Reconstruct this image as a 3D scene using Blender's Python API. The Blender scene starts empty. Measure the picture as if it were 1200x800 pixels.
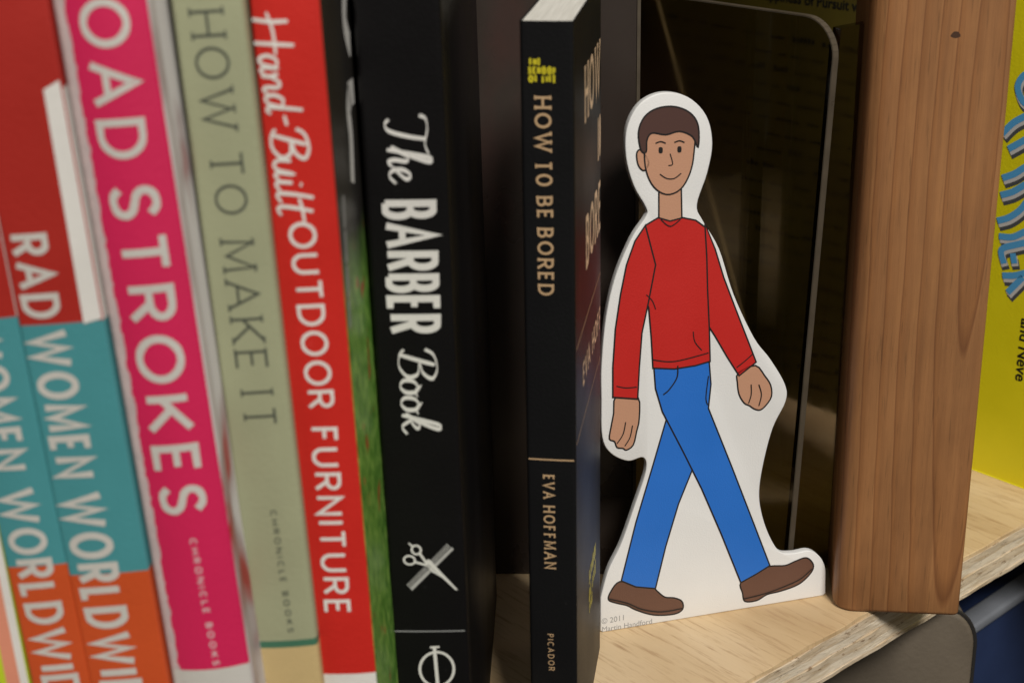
import bpy, bmesh, math, random
from mathutils import Vector, Matrix
random.seed(7)
S = bpy.context.scene
COL = S.collection
R = math.radians
MM = 0.001

# ------------------------------------------------------------------ camera, world, lights, exposure
F_PX, PITCH, CAM_H, ROLL = 1825.0, R(21), 221.0, math.asin(-0.0206)
fwd = Vector((0, math.cos(PITCH), -math.sin(PITCH)))
r0 = Vector((1, 0, 0)); u0 = Vector((0, math.sin(PITCH), math.cos(PITCH)))
rt = r0*math.cos(ROLL) + u0*math.sin(ROLL)
up = -r0*math.sin(ROLL) + u0*math.cos(ROLL)
cam_d = bpy.data.cameras.new('camera'); cam = bpy.data.objects.new('camera', cam_d); COL.objects.link(cam)
m = Matrix((rt, up, -fwd)).transposed().to_4x4(); m.translation = Vector((0, 0, CAM_H*MM)); cam.matrix_world = m
cam_d.sensor_width = 36; cam_d.lens = F_PX/1200*36
cam_d.clip_start = 0.01; cam_d.clip_end = 50
cam_d.dof.use_dof = True; cam_d.dof.focus_distance = 0.405; cam_d.dof.aperture_fstop = 22
cam_d.dof.aperture_blades = 7
S.camera = cam

W = bpy.data.worlds.new('World'); S.world = W; W.use_nodes = True
W.node_tree.nodes['Background'].inputs[0].default_value = (1.0, 0.93, 0.84, 1)
W.node_tree.nodes['Background'].inputs[1].default_value = 0.085

def area(name, loc, target, size, power, color):
    d = bpy.data.lights.new(name, 'AREA'); d.shape = 'RECTANGLE'; d.size = size[0]; d.size_y = size[1]
    d.energy = power; d.color = color
    o = bpy.data.objects.new(name, d); COL.objects.link(o)
    o.location = Vector(loc)
    o.rotation_euler = (Vector(target)-Vector(loc)).to_track_quat('-Z', 'Y').to_euler()
    return o
area('ceiling_lamp_key', (0.50, -1.0, 1.60), (0.06, 0.36, 0.05), (0.55, 0.35), 34.0, (1.0, 0.965, 0.905))
area('fill_light_side', (-1.3, -0.9, 1.6), (-0.05, 0.3, 0.05), (0.8, 0.3), 6.0, (1.0, 0.94, 0.86))  # added fill from the left, mainly to brighten the yellow book
S.view_settings.view_transform = 'Standard'; S.view_settings.look = 'None'
S.view_settings.exposure = 0.5; S.view_settings.gamma = 1
S.cycles.max_bounces = 10; S.cycles.transmission_bounces = 8; S.cycles.transparent_max_bounces = 8
S.cycles.caustics_refractive = False

# ------------------------------------------------------------------ view ray helpers (millimetres)
CAMP = Vector((0, 0, CAM_H))
def ray(px, py): return (fwd*F_PX + rt*(px-600) - up*(py-400)).normalized()
def hit(px, py, P, N):
    d = ray(px, py); t = (P-CAMP).dot(N)/d.dot(N); return CAMP + d*t
def at_z(px, py, z=0.0): return hit(px, py, Vector((0, 0, z)), Vector((0, 0, 1)))
def at_Y(px, py, Y): return hit(px, py, Vector((0, Y, 0)), Vector((0, 1, 0)))
def dir_az(deg): return Vector((math.sin(R(deg)), math.cos(R(deg)), 0))

# ------------------------------------------------------------------ objects
def tag(o, label=None, cat=None, group=None, kind=None):
    if label: o['label'] = label
    if cat: o['category'] = cat
    if group: o['group'] = group
    if kind: o['kind'] = kind
    return o
def empty(name, M=None):
    o = bpy.data.objects.new(name, None); COL.objects.link(o); o.empty_display_size = 0.01
    if M is not None:
        MW = M.copy(); MW.translation = M.translation*MM; o.matrix_world = MW
    return o
def mesh_obj(name, verts, faces, mats, parent=None, midx=None, smooth=False, scale=MM):
    me = bpy.data.meshes.new(name); me.from_pydata([tuple(Vector(v)*scale) for v in verts], [], faces)
    for mt in (mats if isinstance(mats, (list, tuple)) else [mats]): me.materials.append(mt)
    if midx:
        for p, i in zip(me.polygons, midx): p.material_index = i
    if smooth:
        for p in me.polygons: p.use_smooth = True
    me.update()
    o = bpy.data.objects.new(name, me); COL.objects.link(o)
    if parent: o.parent = parent
    return o
def bm_obj(name, bm, mats, parent=None, smooth=False, fix=True):
    if fix: bmesh.ops.recalc_face_normals(bm, faces=bm.faces)
    me = bpy.data.meshes.new(name); bmesh.ops.scale(bm, vec=(MM,)*3, verts=bm.verts); bm.to_mesh(me); bm.free()
    for mt in (mats if isinstance(mats, (list, tuple)) else [mats]): me.materials.append(mt)
    if smooth:
        for p in me.polygons: p.use_smooth = True
        try: me.set_sharp_from_angle(angle=R(40))
        except Exception: pass
    o = bpy.data.objects.new(name, me); COL.objects.link(o)
    if parent: o.parent = parent
    return o
def box_bm(x0, x1, y0, y1, z0, z1, bev=0, seg=3):
    bm = bmesh.new(); bmesh.ops.create_cube(bm, size=1)
    for v in bm.verts:
        v.co = Vector((x0 if v.co.x < 0 else x1, y0 if v.co.y < 0 else y1, z0 if v.co.z < 0 else z1))
    if bev: bmesh.ops.bevel(bm, geom=bm.edges[:], offset=bev, segments=seg, profile=.5, affect='EDGES')
    return bm
def prism_bm(pts, y0, y1, bev=0, seg=3):
    """pts (x,z) outline extruded from y0 to y1"""
    bm = bmesh.new(); a = [bm.verts.new((p[0], y0, p[1])) for p in pts]; b = [bm.verts.new((p[0], y1, p[1])) for p in pts]
    n = len(pts); f1 = bm.faces.new(a); f2 = bm.faces.new(b[::-1])
    for i in range(n): bm.faces.new((a[i], b[i], b[(i+1) % n], a[(i+1) % n]))
    bmesh.ops.recalc_face_normals(bm, faces=bm.faces)
    if bev:
        es = list(set(f1.edges[:]+f2.edges[:]))
        bmesh.ops.bevel(bm, geom=es, offset=bev, segments=seg, profile=.5, affect='EDGES')
    return bm
def catmull(pts, n=8, closed=False):
    P = [Vector(p) for p in pts]; out = []; N = len(P)
    rng = range(N) if closed else range(N-1)
    for i in rng:
        if closed: a, b, c, d = P[i-1], P[i], P[(i+1) % N], P[(i+2) % N]
        else: a, b, c, d = P[max(i-1, 0)], P[i], P[i+1], P[min(i+2, N-1)]
        for k in range(n):
            t = k/n
            out.append(.5*((2*b)+(-a+c)*t+(2*a-5*b+4*c-d)*t*t+(-a+3*b-3*c+d)*t**3))
    if not closed: out.append(P[-1])
    return out

# ------------------------------------------------------------------ materials
def mat(name, color, rough=.45, spec=.5, bump=0.0, bscale=900, var=0.0, vscale=60, coat=0.0, metal=0):
    mt = bpy.data.materials.new(name); mt.use_nodes = True; nt = mt.node_tree; b = nt.nodes['Principled BSDF']
    b.inputs['Base Color'].default_value = (*color, 1); b.inputs['Roughness'].default_value = rough
    b.inputs['Specular IOR Level'].default_value = spec; b.inputs['Coat Weight'].default_value = coat; b.inputs['Metallic'].default_value = metal
    tc = nt.nodes.new('ShaderNodeTexCoord')
    if var:
        n = nt.nodes.new('ShaderNodeTexNoise'); n.inputs['Scale'].default_value = vscale; n.inputs['Detail'].default_value = 6
        nt.links.new(tc.outputs['Object'], n.inputs['Vector'])
        mp = nt.nodes.new('ShaderNodeMapRange'); mp.inputs[1].default_value = .3; mp.inputs[2].default_value = .7
        mp.inputs[3].default_value = 1-var; mp.inputs[4].default_value = 1+var
        nt.links.new(n.outputs[0], mp.inputs[0])
        mx = nt.nodes.new('ShaderNodeMix'); mx.data_type = 'RGBA'; mx.blend_type = 'MULTIPLY'; mx.inputs[0].default_value = 1
        mx.inputs[6].default_value = (*color, 1); nt.links.new(mp.outputs[0], mx.inputs[7])
        nt.links.new(mx.outputs[2], b.inputs['Base Color'])
        m2 = nt.nodes.new('ShaderNodeMapRange'); m2.inputs[3].default_value = rough-.08; m2.inputs[4].default_value = rough+.12
        nt.links.new(n.outputs[0], m2.inputs[0]); nt.links.new(m2.outputs[0], b.inputs['Roughness'])
    if name.endswith('cover'):
        src = b.inputs['Base Color'].links[0].from_socket
        sn = nt.nodes.new('ShaderNodeTexNoise'); sn.inputs['Scale'].default_value = 520; sn.inputs['Detail'].default_value = 9; sn.inputs['Roughness'].default_value = .75
        sm_ = nt.nodes.new('ShaderNodeMapping'); sm_.inputs['Scale'].default_value = (1, 1, .55); nt.links.new(tc.outputs['Object'], sm_.inputs[0]); nt.links.new(sm_.outputs[0], sn.inputs['Vector'])
        sr = nt.nodes.new('ShaderNodeMapRange'); sr.inputs[1].default_value = .64; sr.inputs[2].default_value = .76; sr.inputs[4].default_value = .30
        nt.links.new(sn.outputs[0], sr.inputs[0]); sx_ = nt.nodes.new('ShaderNodeMix'); sx_.data_type = 'RGBA'
        nt.links.new(sr.outputs[0], sx_.inputs[0]); nt.links.new(src, sx_.inputs[6]); sx_.inputs[7].default_value = tuple(min(1, v*1.1+.09) for v in color)+(1,)
        nt.links.new(sx_.outputs[2], b.inputs['Base Color'])
    if bump:
        n = nt.nodes.new('ShaderNodeTexNoise'); n.inputs['Scale'].default_value = bscale; n.inputs['Detail'].default_value = 4
        nt.links.new(tc.outputs['Object'], n.inputs['Vector'])
        bp = nt.nodes.new('ShaderNodeBump'); bp.inputs['Strength'].default_value = bump; bp.inputs['Distance'].default_value = .0003
        nt.links.new(n.outputs[0], bp.inputs['Height']); nt.links.new(bp.outputs[0], b.inputs['Normal'])
    return mt
class NT:
    def __init__(s, name, rough=.5):
        s.m = bpy.data.materials.new(name); s.m.use_nodes = True; s.nt = s.m.node_tree
        s.b = s.nt.nodes['Principled BSDF']; s.b.inputs['Roughness'].default_value = rough
        s.tc = s.nt.nodes.new('ShaderNodeTexCoord'); s.obj = s.tc.outputs['Object']
        sp = s.nt.nodes.new('ShaderNodeSeparateXYZ'); s.L(s.obj, sp.inputs[0]); s.x, s.y, s.z = sp.outputs
    def L(s, a, b): s.nt.links.new(a, b)
    def setin(s, inp, v):
        if isinstance(v, (int, float)): inp.default_value = v
        elif isinstance(v, tuple): inp.default_value = (*v, 1) if len(v) == 3 and len(inp.default_value) == 4 else v
        else: s.L(v, inp)
    def math(s, op, a, b=0.0, c=None):
        n = s.nt.nodes.new('ShaderNodeMath'); n.operation = op; s.setin(n.inputs[0], a); s.setin(n.inputs[1], b)
        if c is not None: s.setin(n.inputs[2], c)
        return n.outputs[0]
    def noise(s, scale, detail=4, vec=None, stretch=None, rough=.5, dist=0):
        n = s.nt.nodes.new('ShaderNodeTexNoise'); n.inputs['Scale'].default_value = scale; n.inputs['Detail'].default_value = detail
        n.inputs['Roughness'].default_value = rough; n.inputs['Distortion'].default_value = dist
        v = vec or s.obj
        if stretch:
            mp = s.nt.nodes.new('ShaderNodeMapping'); mp.inputs['Scale'].default_value = stretch; s.L(v, mp.inputs[0]); v = mp.outputs[0]
        s.L(v, n.inputs['Vector']); return n.outputs[0]
    def ramp(s, fac, stops, interp='LINEAR'):
        n = s.nt.nodes.new('ShaderNodeValToRGB'); s.L(fac, n.inputs[0]); cr = n.color_ramp; cr.interpolation = interp
        while len(cr.elements) < len(stops): cr.elements.new(.5)
        for e, (p, c) in zip(cr.elements, stops): e.position = p; e.color = (*c, 1) if len(c) == 3 else c
        return n.outputs[0]
    def mix(s, fac, a, b, mode='MIX'):
        n = s.nt.nodes.new('ShaderNodeMix'); n.data_type = 'RGBA'; n.blend_type = mode
        s.setin(n.inputs[0], fac); s.setin(n.inputs[6], a); s.setin(n.inputs[7], b); return n.outputs[2]
    def bump(s, h, strength=.2, dist=.0005):
        n = s.nt.nodes.new('ShaderNodeBump'); n.inputs['Strength'].default_value = strength; n.inputs['Distance'].default_value = dist
        s.L(h, n.inputs['Height']); s.L(n.outputs[0], s.b.inputs['Normal'])
    def color(s, c): s.setin(s.b.inputs['Base Color'], c)

M = {}
def cov(key, name, c, rough=.42, **k): M[key] = mat(name, c, rough, bump=.25, bscale=1400, var=.07, vscale=45, **k); return M[key]
cov('red', 'red_cover', (.34, .018, .012)); cov('teal', 'teal_cover', (.055, .24, .26)); cov('orange', 'orange_cover', (.50, .07, .015))
cov('pink', 'crimson_cover', (.52, .012, .075)); cov('sage', 'sage_cover', (.30, .31, .19), .6); cov('tan', 'tan_cover', (.50, .37, .17), .6)
cov('brightred', 'bright_red_cover', (.50, .016, .010), .45); cov('black', 'black_cover', (.0045, .004, .0042), .42, spec=.22)
cov('black2', 'soft_black_cover', (.0055, .0055, .006), .45, spec=.25); cov('chart', 'chartreuse_cover', (.45, .55, .02)); cov('peach', 'peach_cover', (.65, .25, .16))
cov('white', 'white_print', (.66, .64, .60), .45); cov('yellow', 'yellow_print', (.55, .47, .02)); cov('beige', 'tan_print', (.50, .33, .18), .5)
cov('darkprint', 'dark_green_print', (.05, .058, .045), .55); cov('green', 'green_print', (.05, .15, .09)); cov('greyprint', 'grey_print', (.30, .30, .30))
cov('offwhite', 'off_white_print', (.50, .48, .44), .5); cov('palewhite', 'pale_lettering_print', (.60, .50, .50), .5)
cov('silver', 'silver_print', (.42, .41, .39), .4)
cov('beigeb', 'light_tan_print', (.78, .56, .36), .5)
M['ink'] = mat('black_outline_print', (.012, .010, .010), .5)
M['copyblack'] = mat('black_copy_print', (.006, .006, .004), .6)

n = NT('page_edges', .8)
st = n.noise(60, 3, stretch=(90, 1, 1)); n.color(n.ramp(st, [(.3, (.55, .53, .47)), (.7, (.78, .76, .70))])); n.bump(st, .3, .0003); M['pages'] = n.m

def fuzzy_edge(x_edge):
    n = NT('crimson_cloth_with_scuffed_edge', .5)
    nz = n.noise(420, 5); nz2 = n.noise(60, 3, stretch=(1, 1, .3))
    w = n.math('ADD', n.math('MULTIPLY', nz, .0016), n.math('MULTIPLY', nz2, .0012))
    lim = n.math('ADD', x_edge, w)
    f = n.math('LESS_THAN', n.x, lim)
    n.color(n.mix(f, n.mix(n.noise(45, 5), (.47, .010, .062), (.60, .014, .09)), n.mix(nz, (.62, .48, .46), (.36, .30, .30))))
    n.bump(n.noise(1500, 3), .25, .0003); return n.m
n = NT('painterly_white_and_red_cover', .45)
nz = n.noise(28, 4, stretch=(1, 1, .45), dist=.6)
n.color(n.ramp(nz, [(.0, (.66, .62, .6)), (.50, (.60, .57, .56)), (.54, (.40, .32, .32)), (.58, (.36, .03, .03)), (1, (.25, .01, .01))])); M['painterly'] = n.m

def garden_cover(z_cut):
    n = NT('garden_photo_cover', .4)
    nz = n.noise(90, 6, stretch=(1, 1, .5)); fine = n.noise(700, 4, stretch=(1, 1, .35), rough=.7)
    grass = n.ramp(fine, [(.3, (.02, .07, .008)), (.5, (.10, .25, .03)), (.68, (.36, .55, .12))])
    dark = n.mix(nz, (.006, .006, .006), (.03, .025, .02))
    edge = n.math('ADD', n.z, n.math('MULTIPLY', nz, .02))
    f = n.ramp(n.math('DIVIDE', n.math('SUBTRACT', edge, z_cut-.008), .03), [(.3, (1, 1, 1)), (.75, (0, 0, 0))])
    spots = n.ramp(n.noise(150, 2), [(.66, (0, 0, 0)), (.70, (1, 1, 1))])
    c = n.mix(f, dark, n.mix(spots, grass, (.35, .05, .02))); n.color(c); return n.m

# plywood face and edge
n = NT('plywood_face', .55)
g = n.noise(7, 6, stretch=(7, 1, 1), dist=.4); g2 = n.noise(70, 4, stretch=(9, .7, 1), rough=.7); kn = n.noise(30, 2, stretch=(3, 1, 1))
c = n.ramp(g, [(.30, (.44, .28, .13)), (.5, (.58, .41, .22)), (.7, (.66, .49, .29))])
c = n.mix(n.ramp(g2, [(.52, (0, 0, 0)), (.72, (1, 1, 1))]), c, (.34, .19, .08)); c = n.mix(n.math('MULTIPLY', kn, .25), c, (.75, .60, .40))
n.color(c); n.bump(g2, .25, .0005); M['ply'] = n.m
def plyedge(name, a, b, pit):
    n = NT(name, .75)
    s1 = n.noise(120, 5, stretch=(1, .25, 3), rough=.7); s2 = n.noise(420, 4, stretch=(.45, .4, 1.6), rough=.7)
    c = n.mix(s1, a, b); streak = n.ramp(n.noise(900, 4, stretch=(.10, 1, 1), rough=.6), [(.40, (.80, .74, .65)), (.52, (1, 1, 1))]); c = n.mix(.8, c, streak, 'MULTIPLY'); holes = n.ramp(s2, [(pit-.05, (0, 0, 0)), (pit+.03, (.85, .85, .85))])
    c = n.mix(holes, c, (.16, .085, .035)); n.color(c); n.bump(s1, .6, .0008); return n.m
M['plyA'] = plyedge('long_grain_veneer_edge', (.60, .50, .37), (.78, .69, .55), .68)
M['plyB'] = plyedge('end_grain_veneer_edge', (.46, .36, .24), (.68, .57, .43), .62)

# solid timber with growth rings round an axis that drifts away from the face
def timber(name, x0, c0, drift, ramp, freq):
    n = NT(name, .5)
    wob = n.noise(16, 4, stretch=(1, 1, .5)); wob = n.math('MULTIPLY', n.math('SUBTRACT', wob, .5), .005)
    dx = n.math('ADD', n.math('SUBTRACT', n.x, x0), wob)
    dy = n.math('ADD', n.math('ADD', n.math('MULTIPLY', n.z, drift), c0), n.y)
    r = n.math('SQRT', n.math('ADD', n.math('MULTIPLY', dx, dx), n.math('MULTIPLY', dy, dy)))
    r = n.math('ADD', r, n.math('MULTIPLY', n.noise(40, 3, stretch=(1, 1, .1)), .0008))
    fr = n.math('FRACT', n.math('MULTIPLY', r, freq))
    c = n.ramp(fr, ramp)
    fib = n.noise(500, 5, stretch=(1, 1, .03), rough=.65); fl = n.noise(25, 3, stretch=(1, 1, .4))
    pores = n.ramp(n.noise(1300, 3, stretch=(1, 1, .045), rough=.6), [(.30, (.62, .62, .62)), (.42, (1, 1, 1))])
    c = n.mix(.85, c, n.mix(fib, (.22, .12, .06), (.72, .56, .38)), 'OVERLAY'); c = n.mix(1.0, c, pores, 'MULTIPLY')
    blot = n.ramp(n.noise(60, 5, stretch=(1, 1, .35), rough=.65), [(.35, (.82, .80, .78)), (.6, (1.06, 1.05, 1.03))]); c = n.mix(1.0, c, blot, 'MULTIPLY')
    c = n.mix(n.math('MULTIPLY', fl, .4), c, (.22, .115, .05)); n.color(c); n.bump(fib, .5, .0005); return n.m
M['timber'] = timber('fir_timber', .0262, .0082, -.06,
    [(0, (.33, .195, .10)), (.6, (.30, .17, .085)), (.86, (.29, .155, .07)), (.95, (.185, .088, .04)), (1, (.35, .205, .105))], 235)
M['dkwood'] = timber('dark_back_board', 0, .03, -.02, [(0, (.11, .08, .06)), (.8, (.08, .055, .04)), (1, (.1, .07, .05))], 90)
M['upwood'] = M['dkwood']

n = NT('smoky_clear_acrylic', .03)
n.b.inputs['Transmission Weight'].default_value = 1; n.b.inputs['IOR'].default_value = 1.49; n.b.inputs['Base Color'].default_value = (.44, .40, .36, 1)
sc = n.noise(40, 5, stretch=(1, 3, 1)); n.setin(n.b.inputs['Roughness'], n.ramp(sc, [(.4, (.02,)*3), (.8, (.14,)*3)])); M['acrylic'] = n.m
M['acredge'] = mat('polished_acrylic_edge', (.085, .068, .048), .3, spec=.5, var=.15, vscale=200)
n = NT('olive_back_cover', .45)
n.color(n.ramp(n.noise(18, 3), [(.3, (.065, .047, .010)), (.7, (.11, .085, .010))])); M['olive'] = n.m
M['card'] = mat('matt_white_card', (.74, .735, .72), .5, bump=.25, bscale=2500, var=.03, vscale=30)
M['cardedge'] = mat('card_edge', (.46, .43, .42), .7, bump=.4, bscale=1500, var=.1, vscale=300)
M['p_red'] = mat('red_card_print', (.50, .016, .012), .5, bump=.2, bscale=2500, var=.03)
M['p_blue'] = mat('blue_card_print', (.018, .15, .56), .5, bump=.2, bscale=2500, var=.03)
M['p_brown'] = mat('brown_card_print', (.13, .062, .040), .5, bump=.2, bscale=2500, var=.03)
M['p_sole'] = mat('sole_card_print', (.17, .085, .055), .5)
M['p_hair'] = mat('hair_card_print', (.075, .035, .028), .5)
M['p_skin'] = mat('skin_card_print', (.50, .265, .165), .5, bump=.2, bscale=2500)
M['byellow'] = mat('lemon_cover', (.80, .70, .010), .4, bump=.2, bscale=1000, var=.04)
M['bblue'] = mat('sky_blue_print', (.10, .38, .70), .45); M['bgrey'] = mat('slate_print', (.08, .085, .09), .45); M['bwhite'] = mat('pale_print', (.62, .60, .58), .45)
M['taupe'] = mat('taupe_vinyl', (.125, .10, .072), .6, bump=.5, bscale=600, var=.12, vscale=50)
M['piping'] = mat('dark_piping', (.02, .018, .016), .5)
M['navy'] = mat('navy_plastic', (.016, .028, .075), .35, bump=.3, bscale=300, var=.25, vscale=20)
M['rim'] = mat('grey_blue_rim', (.16, .17, .19), .4, bump=.3, bscale=400, var=.15, vscale=40)
M['floor'] = mat('dark_floor', (.03, .028, .026), .7, bump=.3, bscale=100, var=.2, vscale=6)

# ------------------------------------------------------------------ lettering: strokes of a small drawn alphabet
def arc(cx, cy, rx, ry, a0, a1, n=14):
    return [(cx+rx*math.cos(R(a0+(a1-a0)*i/n)), cy+ry*math.sin(R(a0+(a1-a0)*i/n))) for i in range(n+1)]
G = {  # name: (width, strokes, serif stems [(x,y)])
'A': (.95, [[(0, 0), (.5, 1), (1, 0)], [(.21, .33), (.79, .33)]], [(0, 0), (1, 0)]),
'B': (.72, [[(0, 0), (0, 1), (.5, 1)]+arc(.5, .76, .42, .24, 80, -80)+[(.5, .52), (.02, .52)], [(.5, .52)]+arc(.54, .26, .46, .26, 80, -80)+[(.5, 0), (0, 0)]], [(0, 0), (0, 1)]),
'C': (.85, [arc(.55, .5, .55, .5, 48, 312, 24)], []),
'D': (.85, [[(0, 0), (0, 1), (.4, 1)]+arc(.4, .5, .6, .5, 85, -85, 18)+[(.4, 0), (0, 0)]], [(0, 0), (0, 1)]),
'E': (.62, [[(1, 1), (0, 1), (0, 0), (1, 0)], [(0, .52), (.85, .52)]], [(0, 0), (0, 1)]),
'F': (.60, [[(1, 1), (0, 1), (0, 0)], [(0, .52), (.85, .52)]], [(0, 0), (0, 1)]),
'G': (.88, [arc(.52, .5, .52, .5, 48, 330, 24)+[(1, .46), (.6, .46)]], []),
'H': (.82, [[(0, 0), (0, 1)], [(1, 0), (1, 1)], [(0, .5), (1, .5)]], [(0, 0), (0, 1), (1, 0), (1, 1)]),
'I': (0, [[(.5, 0), (.5, 1)]], [(.5, 0), (.5, 1)]),
'K': (.80, [[(0, 0), (0, 1)], [(1, 1), (.05, .40)], [(.33, .58), (1, 0)]], [(0, 0), (0, 1), (1, 0), (1, 1)]),
'L': (.60, [[(0, 1), (0, 0), (1, 0)]], [(0, 1)]),
'M': (1.0, [[(0, 0), (.06, 1), (.5, .12), (.94, 1), (1, 0)]], [(0, 0), (1, 0), (.04, 1), (.96, 1)]),
'N': (.82, [[(0, 0), (0, 1), (1, 0), (1, 1)]], [(0, 0), (0, 1), (1, 1)]),
'O': (1.0, [arc(.5, .5, .5, .5, 90, 450, 30)], []),
'P': (.68, [[(0, 0), (0, 1), (.5, 1)]+arc(.5, .73, .5, .27, 85, -85)+[(.5, .46), (0, .46)]], [(0, 0), (0, 1)]),
'R': (.75, [[(0, 0), (0, 1), (.5, 1)]+arc(.5, .74, .46, .26, 85, -85)+[(.5, .48), (0, .48)], [(.5, .46), (1, 0)]], [(0, 0), (0, 1), (1, 0)]),
'S': (.66, [catmull([(.95, .84, 0), (.72, .97, 0), (.45, 1, 0), (.14, .92, 0), (.04, .73, 0), (.2, .57, 0), (.5, .5, 0), (.82, .42, 0), (.98, .26, 0), (.85, .07, 0), (.5, 0, 0), (.22, .03, 0), (0, .16, 0)], 5)], []),
'T': (.78, [[(0, 1), (1, 1)], [(.5, 1), (.5, 0)]], [(.5, 0)]),
'U': (.80, [[(0, 1), (0, .4)]+arc(.5, .38, .5, .38, 180, 360, 16)+[(1, .4), (1, 1)]], [(0, 1), (1, 1)]),
'V': (.92, [[(0, 1), (.5, 0), (1, 1)]], [(0, 1), (1, 1)]),
'W': (1.3, [[(0, 1), (.26, 0), (.5, .92), (.74, 0), (1, 1)]], [(0, 1), (1, 1), (.5, .97)]),
}
def ribbon(V, F, pts, wfun, to3, closed=False):
    P = [Vector((p[0], p[1])) for p in pts]
    Q = [P[0]]
    for p in P[1:]:
        if (p-Q[-1]).length > 1e-6: Q.append(p)
    P = Q; n = len(P)
    if n < 2: return
    if (P[0]-P[-1]).length < 1e-5: closed = True; P = P[:-1]; n -= 1
    L = []; 
    for i in range(n):
        a = P[i-1] if (i > 0 or closed) else None; b = P[(i+1) % n] if (i < n-1 or closed) else None
        d1 = (P[i]-a).normalized() if a is not None else None; d2 = (b-P[i]).normalized() if b is not None else None
        if d1 is None: d1 = d2
        if d2 is None: d2 = d1
        t = d1+d2
        t = t.normalized() if t.length > 1e-6 else d1
        nn = Vector((-t.y, t.x)); c = max(.38, nn.dot(Vector((-d1.y, d1.x))))
        w = wfun(i/(n-1 if n > 1 else 1), t)/2/c
        L.append((P[i]+nn*w, P[i]-nn*w))
    for i in range(n if closed else n-1):
        (a, b), (c, d) = L[i], L[(i+1) % n]; k_ = max(1, int((c-a).length/1.0)); base = len(V)
        for j in range(k_+1): V.append(to3(a+(c-a)*j/k_)); V.append(to3(b+(d-b)*j/k_))
        for j in range(k_): F.append((base+2*j, base+2*j+1, base+2*j+3, base+2*j+2))
def glyph_mesh(V, F, text, L, h, t, to3f, serif=0, gap=.22, space=.42, layer0=0, tx=None):
    """lay text along +x over length L with letter height h, stroke weight t (mm)"""
    g = gap*h; total = 0; tx = t if tx is None else tx
    ws = []
    for ch in text:
        w = space*h if ch == ' ' else G[ch][0]*h
        ws.append(w)
    nat = sum(ws)+g*(len(text)-1); stem = t
    I_n = sum(1 for ch in text if ch == 'I')
    k = (L-I_n*stem*1.0)/nat
    x = 0
    for ch, w in zip(text, ws):
        w *= k
        if ch == 'I': w = stem
        if ch != ' ':
            for li, s in enumerate(G[ch][1]):
                pts = [(x+t/2+px*max(w-t, 0), t/2+py*(h-t)-h/2) for px, py, *_ in s]
                ribbon(V, F, pts, lambda u, d: t*(1.0 if abs(d.y) > .3 else .9), lambda p, li=li: to3f(p, layer0+li*.012))
            if serif:
                for (sx, sy) in G[ch][2]:
                    cx = x+t/2+sx*max(w-t, 0); cy = (t*.35-h/2) if sy < .5 else (h/2-t*.35); sl = serif*h
                    ribbon(V, F, [(cx-sl, cy), (cx+sl, cy)], lambda u, d: t*.7, lambda p: to3f(p, layer0+.036))
        x += w+g*k
# handwriting (x right, y up; baseline 0, x-height .5, cap 1) : (advance, strokes)
H = {
'T': (.62, [[(.0, .82), (.08, .96), (.3, .98), (.6, .9), (.82, .97)], [(.5, .93), (.42, .5), (.3, .1), (.16, .0), (.05, .1)]]),
'h': (.42, [[(.0, .1), (.2, .5), (.36, .95), (.28, 1.0), (.18, .6), (.06, .0)], [(.09, .2), (.22, .46), (.32, .42), (.28, .15), (.32, .0), (.42, .08)]]),
'e': (.36, [[(.0, .1), (.16, .24), (.28, .40), (.20, .5), (.08, .34), (.08, .1), (.2, .0), (.36, .14)]]),
'B': (.62, [[(.34, .94), (.24, .5), (.12, .0)], [(.02, .70), (.14, .92), (.42, 1.0), (.62, .86), (.5, .62), (.27, .54), (.52, .48), (.58, .22), (.38, .0), (.14, .02), (.02, .14)]]),
'o': (.36, [[(.2, .5), (.06, .36), (.04, .1), (.16, .0), (.28, .14), (.28, .38), (.18, .5), (.26, .40), (.38, .44)]]),
'k': (.44, [[(.0, .1), (.2, .5), (.34, .95), (.26, 1.0), (.16, .6), (.04, .0)], [(.08, .2), (.22, .46), (.32, .40), (.2, .26), (.1, .24)], [(.14, .25), (.28, .0), (.44, .12)]]),
'H': (.75, [[(.12, .98), (.10, .5), (.02, .0)], [(.62, 1.05), (.56, .5), (.50, -.05)], [(-.1, .42), (.3, .52), (.78, .50)]]),
'a': (.40, [[(.3, .44), (.14, .5), (.03, .25), (.08, .02), (.2, .08), (.3, .44), (.27, .12), (.33, .0), (.42, .1)]]),
'n': (.42, [[(.02, .48), (.06, .25), (.03, .0)], [(.05, .22), (.2, .48), (.3, .4), (.28, .1), (.33, .0), (.42, .1)]]),
'd': (.42, [[(.3, .44), (.14, .5), (.03, .25), (.08, .02), (.2, .08), (.3, .44)], [(.4, 1.02), (.32, .5), (.28, .1), (.34, .0), (.42, .1)]]),
'-': (.30, [[(.04, .38), (.26, .42)]]),
'u': (.42, [[(.04, .48), (.02, .15), (.1, .0), (.22, .1), (.3, .48), (.27, .12), (.33, .0), (.42, .1)]]),
'i': (.22, [[(.06, .46), (.04, .1), (.1, .0), (.22, .1)], [(.1, .66), (.11, .72)]]),
'l': (.24, [[(.16, 1.0), (.08, .5), (.05, .1), (.1, .0), (.24, .1)]]),
't': (.34, [[(.2, .95), (.12, .5), (.08, .1), (.14, -.02), (.26, .06)], [(-.08, .60), (.16, .66), (.42, .68)]]),
}
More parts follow.
